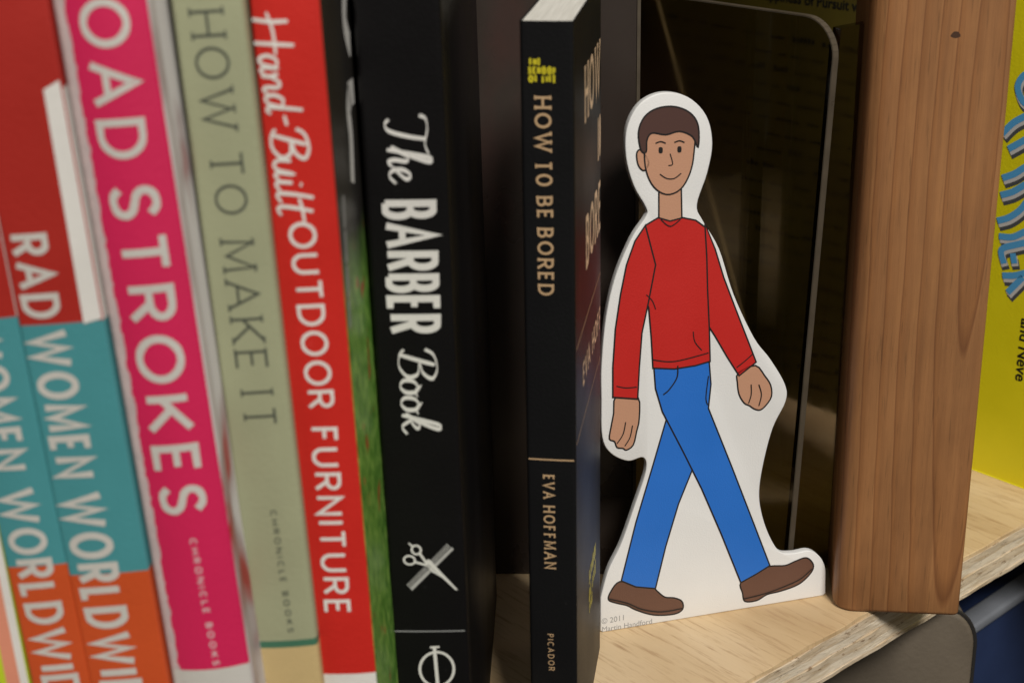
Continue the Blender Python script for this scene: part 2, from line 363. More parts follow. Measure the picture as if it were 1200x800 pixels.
def script_mesh(V, F, text, L, h, t, to3f, contrast=.6):
    tot = sum(H[c][0] for c in text); k = L/tot; x = 0; layer = 0
    for c in text:
        for s in H[c][1]:
            pts = [(x+p[0]*k, p[1]*h-h/2) for p in catmull([(a, b, 0) for a, b in s], 7)]
            ribbon(V, F, pts, lambda u, d: t*((1-contrast)+contrast*max(0, abs(d.y))**1.3)*(.55+.45*math.sin(math.pi*min(1, max(0, .12+u*.76)))**.6),
                   lambda p, l=layer: to3f(p, l))
            layer = (layer+.013) % .15
        x += H[c][0]*k

# ------------------------------------------------------------------ books
class Book: pass
def book_root(name, az, lean, origin):
    M_ = Matrix.Translation(origin) @ Matrix.Rotation(R(-az), 4, 'Z') @ Matrix.Rotation(lean, 4, 'Y')
    return M_
def fit_book(name, label, az, anchor, Y, left, right, height, depth, matfn, mats, cuts=(), t=.4, r=.8, hard=False, group='books standing on the plywood shelf', cat='book', crown=0):
    """spine plane through anchor pixel at depth Y; left/right = two image points on each vertical spine edge"""
    b = Book(); P = at_Y(*anchor, Y); nrm = -dir_az(az); sdir = dir_az(az+90)
    def sz(p): q = hit(p[0], p[1], P, nrm)-P; return q.dot(sdir), q.z+P.z
    (l0, lz0), (l1, lz1) = sz(left[0]), sz(left[1]); (q0, qz0), (q1, qz1) = sz(right[0]), sz(right[1])
    bL = (l0-l1)/(lz0-lz1); bR = (q0-q1)/(qz0-qz1); tan = (bL+bR)/2; lean = math.atan(tan)
    def s_at(a, b_, za, zb, z): return a+(b_-a)*(z-za)/(zb-za)
    zm = (lz0+lz1+qz0+qz1)/4; sl = s_at(l0, l1, lz0, lz1, zm); sr = s_at(q0, q1, qz0, qz1, zm)
    w = (sr-sl)*math.cos(lean); b.w = w
    scen = (sl+sr)/2 - tan*zm                        # centre at z=0
    lift = abs(math.sin(lean))*w/2
    b.M = book_root(name, az, lean, P*0+Vector((P.x, P.y, 0))+sdir*(scen+tan*lift)+Vector((0, 0, lift)))
    b.Mi = b.M.inverted()
    b.H = height if height > 0 else None
    if isinstance(height, tuple): pass
    b.d = depth; b.root = empty(name, b.M); tag(b.root, label, cat, group)
    b.t = t; b.r = r
    print('BOOK %s w=%.1f lean=%.2f bL=%.3f bR=%.3f org=%s' % (name, w, math.degrees(lean), bL, bR, tuple(round(v, 1) for v in b.M.translation)))
    return b
def loc_hit(b, px, py, face):
    o = b.Mi @ CAMP; d = (b.Mi.to_3x3() @ ray(px, py))
    if face == 'spine': k = (-b.off-o.y)/d.y
    elif face == 'right': k = (b.w/2-o.x)/d.x
    return o+d*k
def finish_cover(b, H, cuts, matfn, mats, name='cover', hard=False, crown=0.0):
    """U-shaped cover swept up the height; faces get materials by face and band"""
    w, d, t, r = b.w, b.d, b.t, b.r
    def prof(off):
        pts = []; hw = w/2-off; rr = max(r-off, .05)
        ys = off
        pts.append((hw, d, 'right')); pts.append((hw, d*.5, 'right'))
        if hard: pts += [(hw, 9, 'right'), (hw-.5, 7.2, 'right'), (hw-.5, 6, 'right'), (hw, 4.4, 'right')]
        for i in range(6):
            a = R(90*i/5); pts.append((hw-rr+rr*math.cos(a), ys+rr-rr*math.sin(a), 'right' if i < 3 else 'spine'))
        nsp = 28
        for i in range(1, nsp):
            u = -1+2*i/nsp; pts.append((-u*(hw-rr), ys-crown*(1-u*u), 'spine'))
        for i in range(6):
            a = R(90+90*i/5); pts.append((-hw+rr+rr*math.cos(a), ys+rr-rr*math.sin(a), 'spine' if i < 3 else 'left'))
        if hard: pts += [(-hw, 4.4, 'left'), (-hw+.5, 6, 'left'), (-hw+.5, 7.2, 'left'), (-hw, 9, 'left')]
        pts.append((-hw, d*.5, 'left')); pts.append((-hw, d, 'left'))
        return pts
    po, pi = prof(0), prof(t); n = len(po); zs = sorted([0, H]+[c for c in cuts if 0 < c < H])
    V = []; F = []; MI = []
    for z in zs:
        for p in po: V.append((p[0], p[1], z))
        for p in pi: V.append((p[0], p[1], z))
    for k in range(len(zs)-1):
        a = k*2*n; c = (k+1)*2*n; zm = (zs[k]+zs[k+1])/2
        for i in range(n-1):
            part = po[i][2] if po[i][2] == po[i+1][2] else 'spine'
            F.append((a+i, a+i+1, c+i+1, c+i)); MI.append(matfn(part, zm))
            F.append((a+n+i+1, a+n+i, c+n+i, c+n+i+1)); MI.append(matfn('inner', zm))
        for i in (0, n-1): F.append((a+i, a+n+i, c+n+i, c+i)); MI.append(matfn('inner', zm))
    top = (len(zs)-1)*2*n
    for i in range(n-1):
        F.append((i, i+1, n+i+1, n+i)); MI.append(matfn('spine', 0))
        F.append((top+i, top+i+1, top+n+i+1, top+n+i)); MI.append(matfn('spine', H))
    o = mesh_obj(name, V, F, mats, b.root, MI)
    bm = bmesh.new(); bm.from_mesh(o.data); bmesh.ops.recalc_face_normals(bm, faces=bm.faces); bm.to_mesh(o.data); bm.free()
    for p in o.data.polygons: p.use_smooth = True
    try: o.data.set_sharp_from_angle(angle=R(35))
    except Exception: pass
    ins = 2.5 if hard else .25
    pb = box_bm(-w/2+t+.02, w/2-t-.02, t+.05, d-ins, ins if hard else .1, H-ins)
    bm_obj('page_block', pb, M['pages'], b.root)
    b.off = crown*.8
    return o
def spine_text(b, text, p0, p1, hpx, weight, material, serif=0, script=False, gap=.22, space=.42, contrast=.6, name='title_lettering', face='spine', eps=.06):
    a = loc_hit(b, *p0, 'spine'); c = loc_hit(b, *p1, 'spine')
    D = Vector((c.x-a.x, c.z-a.z)); L = D.length; D.normalize(); U = Vector((-D.y, D.x))
    if U.x < 0: U = -U
    pm = ((p0[0]+p1[0])/2, (p0[1]+p1[1])/2)
    h = (loc_hit(b, pm[0]+hpx/2, pm[1], 'spine')-loc_hit(b, pm[0]-hpx/2, pm[1], 'spine')).length
    V = []; F = []
    def to3(p, lay=0):
        q = Vector((a.x, a.z))+D*p[0]+U*p[1]
        hw = b.w/2-b.r; u = max(-1, min(1, q.x/hw)); y = -b.crown*(1-u*u)
        return (q.x, y-eps-lay*.6, q.y)
    (script_mesh if script else glyph_mesh)(V, F, text, L, h, weight*h, to3, **({'contrast': contrast} if script else dict(serif=serif, gap=gap, space=space)))
    return mesh_obj(name, V, F, material, b.root)
def spine_band(b, z0, z1, material, name, x0=None, x1=None, eps=.03):
    hw = b.w/2-b.r*.6; x0 = -hw if x0 is None else x0; x1 = hw if x1 is None else x1
    V = []; F = []; n = 8
    for i in range(n+1):
        x = x0+(x1-x0)*i/n; u = max(-1, min(1, x/(b.w/2-b.r))); y = -b.crown*(1-u*u)-eps
        V += [(x, y, z0), (x, y, z1)]
    for i in range(n): F.append((2*i, 2*i+2, 2*i+3, 2*i+1))
    return mesh_obj(name, V, F, material, b.root)
def make(name, label, az, anchor, Y, left, right, H, depth, t=.4, r=.8, crown=0.0):
    b = fit_book(name, label, az, anchor, Y, left, right, H, depth, None, None, t=t, r=r); b.crown = crown; b.off = crown*.8
    return b

# ------------------------------------------------------------------ bookcase: plywood shelf, upright post
E1, E2 = at_z(940, 761), at_z(1200, 613)
ex = (E2-E1).normalized(); ey = Vector((-ex.y, ex.x, 0))     # along the front edge, into the shelf
AZ_EDGE = math.degrees(math.atan2(ex.x, ex.y)); print('edge az', AZ_EDGE, E1, E2)
SM = Matrix((ex, ey, Vector((0, 0, 1)))).transposed().to_4x4(); SM.translation = E1
q = hit(966, 800, E1, ey); TH = min(14, max(8, -q.z)); print('ply thickness', -q.z)
case = empty('bookcase', SM); tag(case, 'open timber bookcase with pale plywood shelf board and an upright fir post at its front', 'bookcase')
X0, X1, DEPTH = -330, 520, 330
board = empty('shelf_board'); board.parent = case
lay = [1.1, 2.2, 2.4, 2.4, 2.2, 1.1]; s_ = TH/sum(lay); z = 0
for i, th in enumerate(lay):
    th *= s_; pr = [0, .25, -.05, .2, -.1, .1][i]
    bm = box_bm(X0, X1, -pr, DEPTH, z-th, z-.02, bev=.12, seg=1)
    bmesh.ops.subdivide_edges(bm, edges=[e for e in bm.edges if abs(e.verts[0].co.x-e.verts[1].co.x) > 100], cuts=160, use_grid_fill=True)
    for v in bm.verts:
        if v.co.y < 2: v.co.y += .16*math.sin(v.co.x*.9+i)+random.uniform(-.12, .12)
    bm_obj('veneer_layer', bm, M['ply'] if i == 0 else (M['plyB'] if i % 2 else M['plyA']), board)
    z -= th
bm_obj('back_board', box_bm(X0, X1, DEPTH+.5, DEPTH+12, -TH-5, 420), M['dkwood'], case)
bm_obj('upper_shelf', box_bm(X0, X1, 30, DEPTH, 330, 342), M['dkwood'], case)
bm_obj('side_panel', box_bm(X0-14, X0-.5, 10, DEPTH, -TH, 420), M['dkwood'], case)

PA = at_z(986, 717); PB = at_Y(1123, 711, 0)
azp = 7; nP = -dir_az(azp); sP = dir_az(azp+90)
PBh = hit(1124, 712, PA, nP); wp = (PBh-PA).dot(sP); print('post width', wp, PA, PBh)
PM = Matrix((sP, -nP, Vector((0, 0, 1)))).transposed().to_4x4(); PM.translation = PA
pw = empty('post_frame_tmp'); bpy.data.objects.remove(pw)
def rounded_section(x0, x1, y0, y1, radii, n=7):
    pts = []; cs = [((x0, y0), 180, radii[0]), ((x1, y0), 270, radii[1]), ((x1, y1), 0, radii[2]), ((x0, y1), 90, radii[3])]
    for (cx, cy), a0, r in cs:
        ox = cx+(r if cx == x0 else -r); oy = cy+(r if cy == y0 else -r)
        for i in range(n+1): a = R(a0+90*i/n); pts.append((ox+r*math.cos(a), oy+r*math.sin(a)))
    return pts
sec = rounded_section(-2.0, wp, 0, 38, (5.2, 1.0, 2, 2))
V = []; F = []; zs = [0.05, .5, 1.4]+[15*i for i in range(1, 31)]
for k, z in enumerate(zs):
    ins = [.9, .35, 0][k] if k < 3 else 0
    cx, cy = wp/2, 19
    for x, y in sec:
        V.append((x+(cx-x)*ins/18, y+(cy-y)*ins/18, z))
n_ = len(sec)
for k in range(len(zs)-1):
    for i in range(n_): F.append((k*n_+i, k*n_+(i+1) % n_, (k+1)*n_+(i+1) % n_, (k+1)*n_+i))
F.append(tuple(range(n_))[::-1]); F.append(tuple((len(zs)-1)*n_+i for i in range(n_)))
post = mesh_obj('upright_post', V, F, M['timber'], None)
for p in post.data.polygons: p.use_smooth = True
post.data.set_sharp_from_angle(angle=R(50))
PMs = PM.copy(); PMs.translation = PM.translation*MM
bpy.context.view_layer.update()
post.parent = case; post.matrix_parent_inverse = case.matrix_world.inverted(); post.matrix_world = PMs
kp = PM.inverted() @ hit(1120, 41, PA, nP)
V = [(kp.x+1.1*math.cos(a)*(1-.2*math.sin(a*3)), -.03, kp.z+.8*math.sin(a)) for a in [R(30*i) for i in range(12)]]
kn = mesh_obj('pin_knot', V, [tuple(range(12))], mat('knot_wood', (.05, .02, .008), .6), post)

# ------------------------------------------------------------------ books, left to right
GR = 'books standing on the plywood shelf'
# 0: cropped book at the left border
b = make('book', 'chartreuse and peach book with a pale edge at the lower left corner', 0, (20, 760), 231, ((-60, 600), (-22, 800)), ((-7, 600), (37, 800)), 245, 120, r=1.2)
zc = loc_hit(b, 20, 760, 'spine').z
finish_cover(b, 245, [], lambda p, z: 0, [M['chart']])
spine_band(b, 0, 244, M['peach'], 'peach_stripe', b.w/2-4.0, b.w/2-1.6); spine_band(b, 0, 244, M['white'], 'white_stripe', b.w/2-1.6, b.w/2-.2)

def rad_book(label, Y, left, right, zt, zo, words, H, strip=None):
    b = make('book', label, 0.0, (80, 400), Y, left, right, H, 130, r=.35, crown=.3)
    z1 = loc_hit(b, *zt, 'spine').z; z2 = loc_hit(b, *zo, 'spine').z
    z0 = loc_hit(b, 52, 105, 'spine').z
    def mf(part, z):
        if part == 'inner': return 3
        if z < z2: return 4 if part == 'right' else 2
        if z < z1: return 1
        if part == 'right' and z < z0: return 3
        return 0
    finish_cover(b, H, [z0, z1, z2], mf, [M['red'], M['teal'], M['orange'], M['white'], M['orange']], crown=.3)
    if strip:
        xs = [(loc_hit(b, *p, 'spine')) for p in strip]; x1_ = b.w/2-.25
        for (zz0, zz1, mt) in ((z1-.3, z0, M['white']),):
            xa = xs[1].x; xb = xs[0].x
            mesh_obj('white_panel', [(xa, -b.crown-.05, zz0), (x1_, -.12, zz0+.6), (x1_, -.12, zz1+1.2), (xb, -b.crown-.05, zz1)], [(0, 1, 2, 3)], mt, b.root)
    for wd, p0, p1, hp in words: spine_text(b, wd, p0, p1, hp, .17, M['offwhite'], gap=.16)
    return b
rad_book('red, teal and orange paperback whose spine is cut off by the left photo edge', 230,
    ((-56, 375), (39, 800)), ((22, 375), (105, 800)), (10, 372), (40, 663),
    [('WOMEN', (-24, 378), (13, 551), 44), ('WORLDWIDE', (18, 572), (80, 836), 46)], 262)
rad_book('red, teal and orange RAD WOMEN WORLDWIDE paperback directly left of the crimson book', 230,
    ((-20, 160), (105, 800)), ((72, 105), (199, 800)), (97, 377), (120, 672),
    [('RAD', (31, 274), (51, 373), 47), ('WOMEN', (55, 387), (90, 560), 50), ('WORLDWIDE', (94, 577), (151, 842), 52)], 262, [(51, 105), (98, 377), (157, 672)])

b = make('book', 'crimson hardback titled BROAD STROKES in big white capitals, with a scuffed pale edge', -1.5, (200, 400), 231, ((57, 0), (203, 800)), ((175, 0), (294, 790)), 262, 140, t=2.2, r=1.3, crown=.9)
zb = loc_hit(b, 250, 783, 'spine').z
fz = fuzzy_edge((-b.w/2+.55)*MM)
finish_cover(b, 262, [zb], lambda p, z: {'inner': 2, 'right': 1}.get(p, 2 if z < zb else 0), [fz, M['painterly'], M['offwhite']], hard=True, crown=.9)
spine_text(b, 'BROAD', (100, -122), (147, 186), 60, .155, M['offwhite'], gap=.26)
spine_text(b, 'STROKES', (155, 217), (217, 602), 58, .165, M['offwhite'], gap=.26)
spine_text(b, 'CHRONICLE BOOKS', (226, 630), (254, 778), 8, .17, M['palewhite'], gap=.5, name='publisher_lettering')

b = make('book', 'sage green book titled HOW TO MAKE IT in thin dark serif capitals', -.5, (300, 400), 242, ((195, 0), (308, 795)), ((289, 0), (374, 800)), 255, 140, t=1.6, r=1.0, crown=.25)
zb = loc_hit(b, 335, 758, 'spine').z; zb2 = loc_hit(b, 335, 750, 'spine').z
finish_cover(b, 255, [zb, zb2], lambda p, z: 1 if p == 'inner' else (1 if z < zb else (2 if z < zb2 else 0)), [M['sage'], M['tan'], M['green']], hard=True, crown=.25)
spine_text(b, 'HOW', (241, 12), (259, 152), 41, .085, M['darkprint'], serif=.12, gap=.30)
spine_text(b, 'TO', (264, 178), (273, 251), 39, .085, M['darkprint'], serif=.12, gap=.30)
spine_text(b, 'MAKE', (277, 281), (296, 432), 39, .085, M['darkprint'], serif=.12, gap=.30)
spine_text(b, 'IT', (301, 458), (306, 498), 38, .085, M['darkprint'], serif=.12, gap=.6)
spine_text(b, 'CHRONICLE BOOKS', (320, 597), (341, 740), 7.5, .17, M['darkprint'], gap=.5, name='publisher_lettering')

b = make('book', 'bright red paperback titled Hand-Built OUTDOOR FURNITURE with a garden photo on its cover', 1.5, (390, 400), 245, ((290, 0), (374, 800)), ((377, 0), (440, 795)), 250, 135, r=.6, crown=.3)
zb = loc_hit(b, 405, 789, 'spine').z; zg = loc_hit(b, 402, 340, 'spine').z
finish_cover(b, 250, [zb], lambda p, z: {'inner': 2, 'right': 1}.get(p, 2 if z < zb else 0), [M['brightred'], garden_cover(zg*MM), M['white']], crown=.3)
spine_text(b, 'Hand', (316, 20), (334, 132), 42, .115, M['white'], script=True, contrast=.25)
spine_text(b, '-', (338, 133), (340, 149), 42, .115, M['white'], script=True, contrast=.25)
spine_text(b, 'Built', (338, 150), (349, 256), 43, .115, M['white'], script=True, contrast=.25)
spine_text(b, 'OUTDOOR', (353, 260), (377, 478), 33, .135, M['white'], gap=.2)
spine_text(b, 'FURNITURE', (379, 500), (396, 718), 32, .14, M['white'], gap=.24)
# brush lettering on the front cover, seen edge-on
V = []; F = []
for pts in ([(404, -30), (403, 20), (408, 48), (410, 52)], [(410, 108), (408, 130), (411, 160), (413, 214)], [(408, 112), (414, 106)]):
    q_ = [loc_hit(b, *p, 'right') for p in pts]
    cp = catmull([(v.y, v.z, 0) for v in q_], 6)
    ribbon(V, F, [(c.x, c.y) for c in cp], lambda u, d: 4.5, lambda p: (b.w/2+.06, p[0], p[1]))
mesh_obj('cover_brush_lettering', V, F, M['white'], b.root)
V = []; F = []
a = loc_hit(b, 401, 236, 'right'); c = loc_hit(b, 409, 388, 'right')
for i in range(26):
    zz = a.z+(c.z-a.z)*i/26; yy = a.y+(c.y-a.y)*i/26
    if i % 7 == 6: continue
    ribbon(V, F, [(yy, zz), (yy+2.6, zz)], lambda u, d: 1.1, lambda p: (b.w/2+.06, p[0], p[1]))
mesh_obj('cover_small_lettering', V, F, M['greyprint'], b.root)

b = make('book', 'thick black hardback titled The BARBER Book with crossed comb and scissors on its spine', 2.2, (490, 400), 274, ((412, 0), (464, 800)), ((518, 0), (550, 795)), 262, 105, t=2.4, r=1.0, crown=.15)
bar = b
finish_cover(b, 262, [], lambda p, z: 1 if p == 'inner' else 0, [M['black'], M['black2']], hard=True, crown=.15)
spine_text(b, 'The', (475, 136), (482, 214), 50, .11, M['white'], script=True, contrast=.75)
spine_text(b, 'BARBER', (479, 234), (486, 391), 64, .135, M['white'], gap=.09)
spine_text(b, 'Book', (489, 408), (494, 508), 44, .12, M['white'], script=True, contrast=.75)
zl = loc_hit(b, 508, 739, 'spine').z; spine_band(b, zl-.12, zl+.12, M['greyprint'], 'rule_line')
# comb and scissors emblem
def emblem(b, polys, rib, name, material, layer=0.0):
    V = []; F = []
    for k, poly in enumerate(polys):
        base = len(V)
        for p in poly: q = loc_hit(b, *p, 'spine'); V.append((q.x, q.y-.10-layer-.004*k, q.z))
        F.append(tuple(range(base, base+len(poly))))
    for k, (pts, w) in enumerate(rib):
        q_ = [loc_hit(b, *p, 'spine') for p in pts]; yb = q_[0].y
        ribbon(V, F, [(v.x, v.z) for v in q_], lambda u, d: w, lambda p, k=k: (p[0], yb-.13-layer-.006*k, p[1]))
    return mesh_obj(name, V, F, material, b.root)
def pxring(cx, cy, rx, ry, n=18, rot=0):
    return [(cx+rx*math.cos(R(360*i/n))*math.cos(rot)-ry*math.sin(R(360*i/n))*math.sin(rot), cy+rx*math.cos(R(360*i/n))*math.sin(rot)+ry*math.sin(R(360*i/n))*math.cos(rot)) for i in range(n+1)]
teeth = []
c0 = Vector((481, 689)); c1 = Vector((529, 640)); dv = (c1-c0); nv = Vector((dv.y, -dv.x)).normalized()   # upper-left side
back = [tuple(c0+nv*-3+dv*0), tuple(c1+nv*-4), tuple(c1+nv*-.5), tuple(c0+nv*.5)]
for i in range(26):
    a = c0+dv*(i+.15)/26; e = c0+dv*(i+.62)/26; teeth.append([tuple(a+nv*.4), tuple(e+nv*.4), tuple(e+nv*6.5), tuple(a+nv*6.5)])
emblem(b, [back]+teeth, [], 'comb_emblem', M['silver'])
emblem(b, [[(497, 656), (503, 654), (537, 690), (534, 690)], [(497, 657), (500, 660), (519, 676), (505, 668)]],
       [(pxring(488, 643, 5.5, 5, rot=.6), .42), (pxring(480, 655, 6.5, 5, rot=.2), .42), ([(492, 647), (501, 660)], .5), ([(486, 657), (501, 661)], .5), ([(484, 639), (479, 635)], .35)], 'scissors_emblem', M['white'], .2)
# ring-and-bar publisher mark
emblem(b, [], [(pxring(512, 783, 20, 20, 26), .55), ([(509, 757), (514, 812)], .7), ([(504, 757.5), (515, 757)], .45)], 'publisher_emblem', M['white'])

b = make('book', 'slim black paperback titled HOW TO BE BORED standing alone beside the white cutout', 9, (640, 400), 300, ((608, 25), (622, 800)), ((673, 25), (676, 800)), 175, 53, r=.7, t=.35, crown=.1)
ztop = loc_hit(b, 640, 25, 'spine').z; print('EVA top z', ztop)
finish_cover(b, ztop, [], lambda p, z: 0, [M['black2']], crown=.1)
spine_text(b, 'HOW', (636, 113), (637, 178), 20, .15, M['beige'], serif=.12, gap=.28)
spine_text(b, 'TO', (637, 189), (638, 218), 20, .15, M['beige'], serif=.12, gap=.28)
spine_text(b, 'BE', (638, 230), (639, 256), 19, .15, M['beige'], serif=.10, gap=.28)
spine_text(b, 'BORED', (639, 267), (640, 346), 19, .15, M['beige'], serif=.10, gap=.28)
spine_text(b, 'EVA', (643, 556), (643.5, 584), 13.5, .15, M['beige'], serif=.1, gap=.3, name='author_lettering')
spine_text(b, 'HOFFMAN', (643.5, 592), (645, 666), 13.5, .15, M['beige'], serif=.1, gap=.3, name='author_lettering')
spine_text(b, 'PICADOR', (645, 742), (646.5, 785), 7.5, .14, M['beige'], gap=.4, name='publisher_lettering')
zl = loc_hit(b, 646, 538.5, 'spine').z; spine_band(b, zl-.16, zl+.16, M['beige'], 'rule_line')
def flat_text(b, text, p0, p1, h, weight, material, face, name, serif=0, gap=.2):
    a = loc_hit(b, *p0, face); c = loc_hit(b, *p1, face); V = []; F = []
    if face == 'spine': L = abs(c.x-a.x); to3 = lambda p, lay=0: (a.x+p[0], a.y-.08-lay*.6, a.z+p[1])
    else: L = abs(c.y-a.y); to3 = lambda p, lay=0: (b.w/2+.06+lay*.6, a.y+p[0], a.z+p[1])
    glyph_mesh(V, F, text, L, h, weight*h, to3, serif=serif, gap=gap)
    return mesh_obj(name, V, F, material, b.root)
flat_text(b, 'THE', (619, 72.5), (634, 72.5), 1.5, .30, M['yellow'], 'spine', 'series_emblem', gap=.12)
flat_text(b, 'SCHOOL', (619, 82.5), (651, 82.5), 1.7, .32, M['yellow'], 'spine', 'series_emblem', gap=.12)
flat_text(b, 'OF LIFE', (619, 92.5), (652, 92.5), 1.5, .30, M['yellow'], 'spine', 'series_emblem', gap=.12)
flat_text(b, 'HOW', (685, 112), (703, 84), 12, .15, M['beigeb'], 'right', 'cover_lettering', serif=.1)
flat_text(b, 'BORE', (686.5, 286), (703.5, 262), 12, .15, M['beigeb'], 'right', 'cover_lettering', serif=.1)
flat_text(b, 'TO', (700, 165), (703.6, 158), 10, .16, M['beigeb'], 'right', 'cover_lettering', serif=.1)
flat_text(b, 'EVA HOFF', (683, 440), (703, 405), 5.4, .17, M['beigeb'], 'right', 'cover_lettering', serif=.1)
flat_text(b, 'OF LIFE', (690, 700), (698, 676), 4, .3, M['yellow'], 'right', 'series_emblem')
flat_text(b, 'SCHOOL', (690, 678), (698, 656), 4, .3, M['yellow'], 'right', 'series_emblem')
flat_text(b, 'THE', (690, 716), (694, 706), 3, .3, M['yellow'], 'right', 'series_emblem')
for pp in ((675, 411), (676, 520)):
    zz = loc_hit(b, *pp, 'right').z
    mesh_obj('rule_line', [(b.w/2+.05, 1, zz-.15), (b.w/2+.05, b.d-1, zz-.15), (b.w/2+.05, b.d-1, zz+.15), (b.w/2+.05, 1, zz+.15)], [(0, 1, 2, 3)], M['beige'], b.root)

# ------------------------------------------------------------------ clear acrylic divider and the things beyond it
AZ_D = AZ_EDGE-90
B0 = at_z(924, 689); dD = dir_az(AZ_D); nD = dir_az(AZ_D+90)
AM = Matrix((-dD, -nD, Vector((0, 0, 1)))).transposed().to_4x4()
# local x runs towards the viewer, y away to the back-left side
AM = Matrix((dD, dir_az(AZ_D-90)*-1, Vector((0, 0, 1)))).transposed().to_4x4()
if AM.to_3x3().determinant() < 0: AM = Matrix((dD, dir_az(AZ_D-90), Vector((0, 0, 1)))).transposed().to_4x4()
AM.translation = B0; AMi = AM.inverted()
def pl(px, py, P, Mi): q = Mi @ hit(px, py, P, nD); return q
c_top = pl(985, 24, B0, AMi); c_left = pl(862, 0, B0, AMi); print('acrylic top corner', c_top, 'left', c_left)
div = empty('acrylic_divider', AM); tag(div, 'clear acrylic divider panel with a rounded top corner standing behind the white cutout', 'divider')
s1, z1 = c_top.x, c_top.z
rc = 9; k1 = s1/z1
out = [(0, .1), (k1*(z1-rc), z1-rc)]+[(k1*(z1-rc)+rc-rc*math.cos(R(a)), z1-rc+rc*math.sin(R(a))) for a in range(10, 91, 10)]+[(200, z1), (200, .1)]
bm_obj('clear_panel', prism_bm(out, 0, 1.9), M['acrylic'], div)
# polished rim that catches the light
V = []; F = []
rim = out[:-1]
bm = bmesh.new()
for i in range(len(rim)-1):
    a = Vector(rim[i]); c = Vector(rim[i+1]); d_ = (c-a).normalized(); nn = Vector((-d_.y, d_.x))
    vs = [bm.verts.new((p.x, y, p.y)) for p, y in ((a+nn*.05, -.05), (c+nn*.05, -.05), (c+nn*.05, 1.95), (a+nn*.05, 1.95), (a-nn*-.4, -.05), (c-nn*-.4, -.05), (c-nn*-.4, 1.95), (a-nn*-.4, 1.95))]
    for f in ((0, 1, 2, 3), (4, 5, 6, 7), (0, 1, 5, 4), (2, 3, 7, 6)): bm.faces.new([vs[j] for j in f])
bm_obj('polished_rim', bm, M['acredge'], div)
# pane added to darken the view between the divider's front edge and the post
ev = (dD*k1+Vector((0, 0, 1))); a0 = AMi.to_3x3() @ ex; t0 = AMi.to_3x3() @ ey
if a0.length < .9: raise RuntimeError
bm = bmesh.new(); vs = []
for dz in (.1, z1-2):
    base_ = Vector((k1*dz, 0, dz))
    for u, v in ((.8, .2), (62, .2), (62, 2.6), (.8, 2.6)): vs.append(bm.verts.new(base_+a0*u+t0*v))
for f in ((0, 1, 2, 3), (4, 5, 6, 7), (0, 1, 5, 4), (1, 2, 6, 5), (2, 3, 7, 6), (3, 0, 4, 7)): bm.faces.new([vs[i] for i in f])
bm_obj('clear_panel', bm, M['acrylic'], div)
# added dark board standing in for shade and reflections between the black books
D0 = at_Y(743, 400, 389); DB = Matrix.Translation(Vector((D0.x, 389, 0))) @ Matrix.Rotation(R(-3), 4, 'Z')
db = empty('gap_shade_board', DB); tag(db, 'added dark brown board standing in for shade and reflections behind the two black books', 'board')
n = NT('shade_board_brown', .28)
reflection_blob = n.noise(24, 4, stretch=(1, 1, .5)); fine_ = n.noise(500, 5)  # reddish patches in the colour stand in for blurred reflections
n.color(n.mix(n.math('MULTIPLY', fine_, .5), n.ramp(reflection_blob, [(.3, (.022, .014, .011)), (.55, (.045, .034, .028)), (.72, (.075, .030, .026))]), (.03, .024, .02)))
n.setin(n.b.inputs['Roughness'], n.ramp(n.noise(50, 4), [(.3, (.22,)*3), (.8, (.42,)*3)]))
bm_obj('shade_board_face', box_bm(-62, 0, 0, 3, .1, 240, bev=.3), n.m, db)
bm_obj('edge_strip', box_bm(.05, .9, -.2, 3.2, .1, 240), M['acredge'], db)
P2 = at_z(966, 480)-nD*0; s2_ = 1 if nD.dot(CAMP-P2) > 0 else -1; P2 = P2+nD*s2_*7  # sheet added to carry a slanted gleam, coloured along its edge
LM = AM.copy(); LM.translation = P2; LMi = LM.inverted()
e1 = LMi @ hit(774, 0, P2, nD); e2 = LMi @ hit(893, 440, P2, nD); g_ = (e1.x-e2.x)/(e1.z-e2.z)
xb = e2.x-g_*e2.z; ht = 210
lp = empty('added_gleam_sheet', LM); tag(lp, 'added clear acrylic sheet whose slanted edge stands in for a diagonal gleam', 'sheet')
quad = [(xb, .1), (xb+g_*ht, ht), (xb+g_*ht+60, ht), (xb+60, .1)]
bm_obj('clear_sheet', prism_bm(quad, 0, 1.5), M['acrylic'], lp)
bm_obj('painted_gleam_edge', prism_bm([(xb-.35, .1), (xb+g_*ht-.35, ht), (xb+g_*ht-.02, ht), (xb-.02, .1)], 0, 1.5), mat('painted_gleam', (.35, .26, .12), .25), lp)

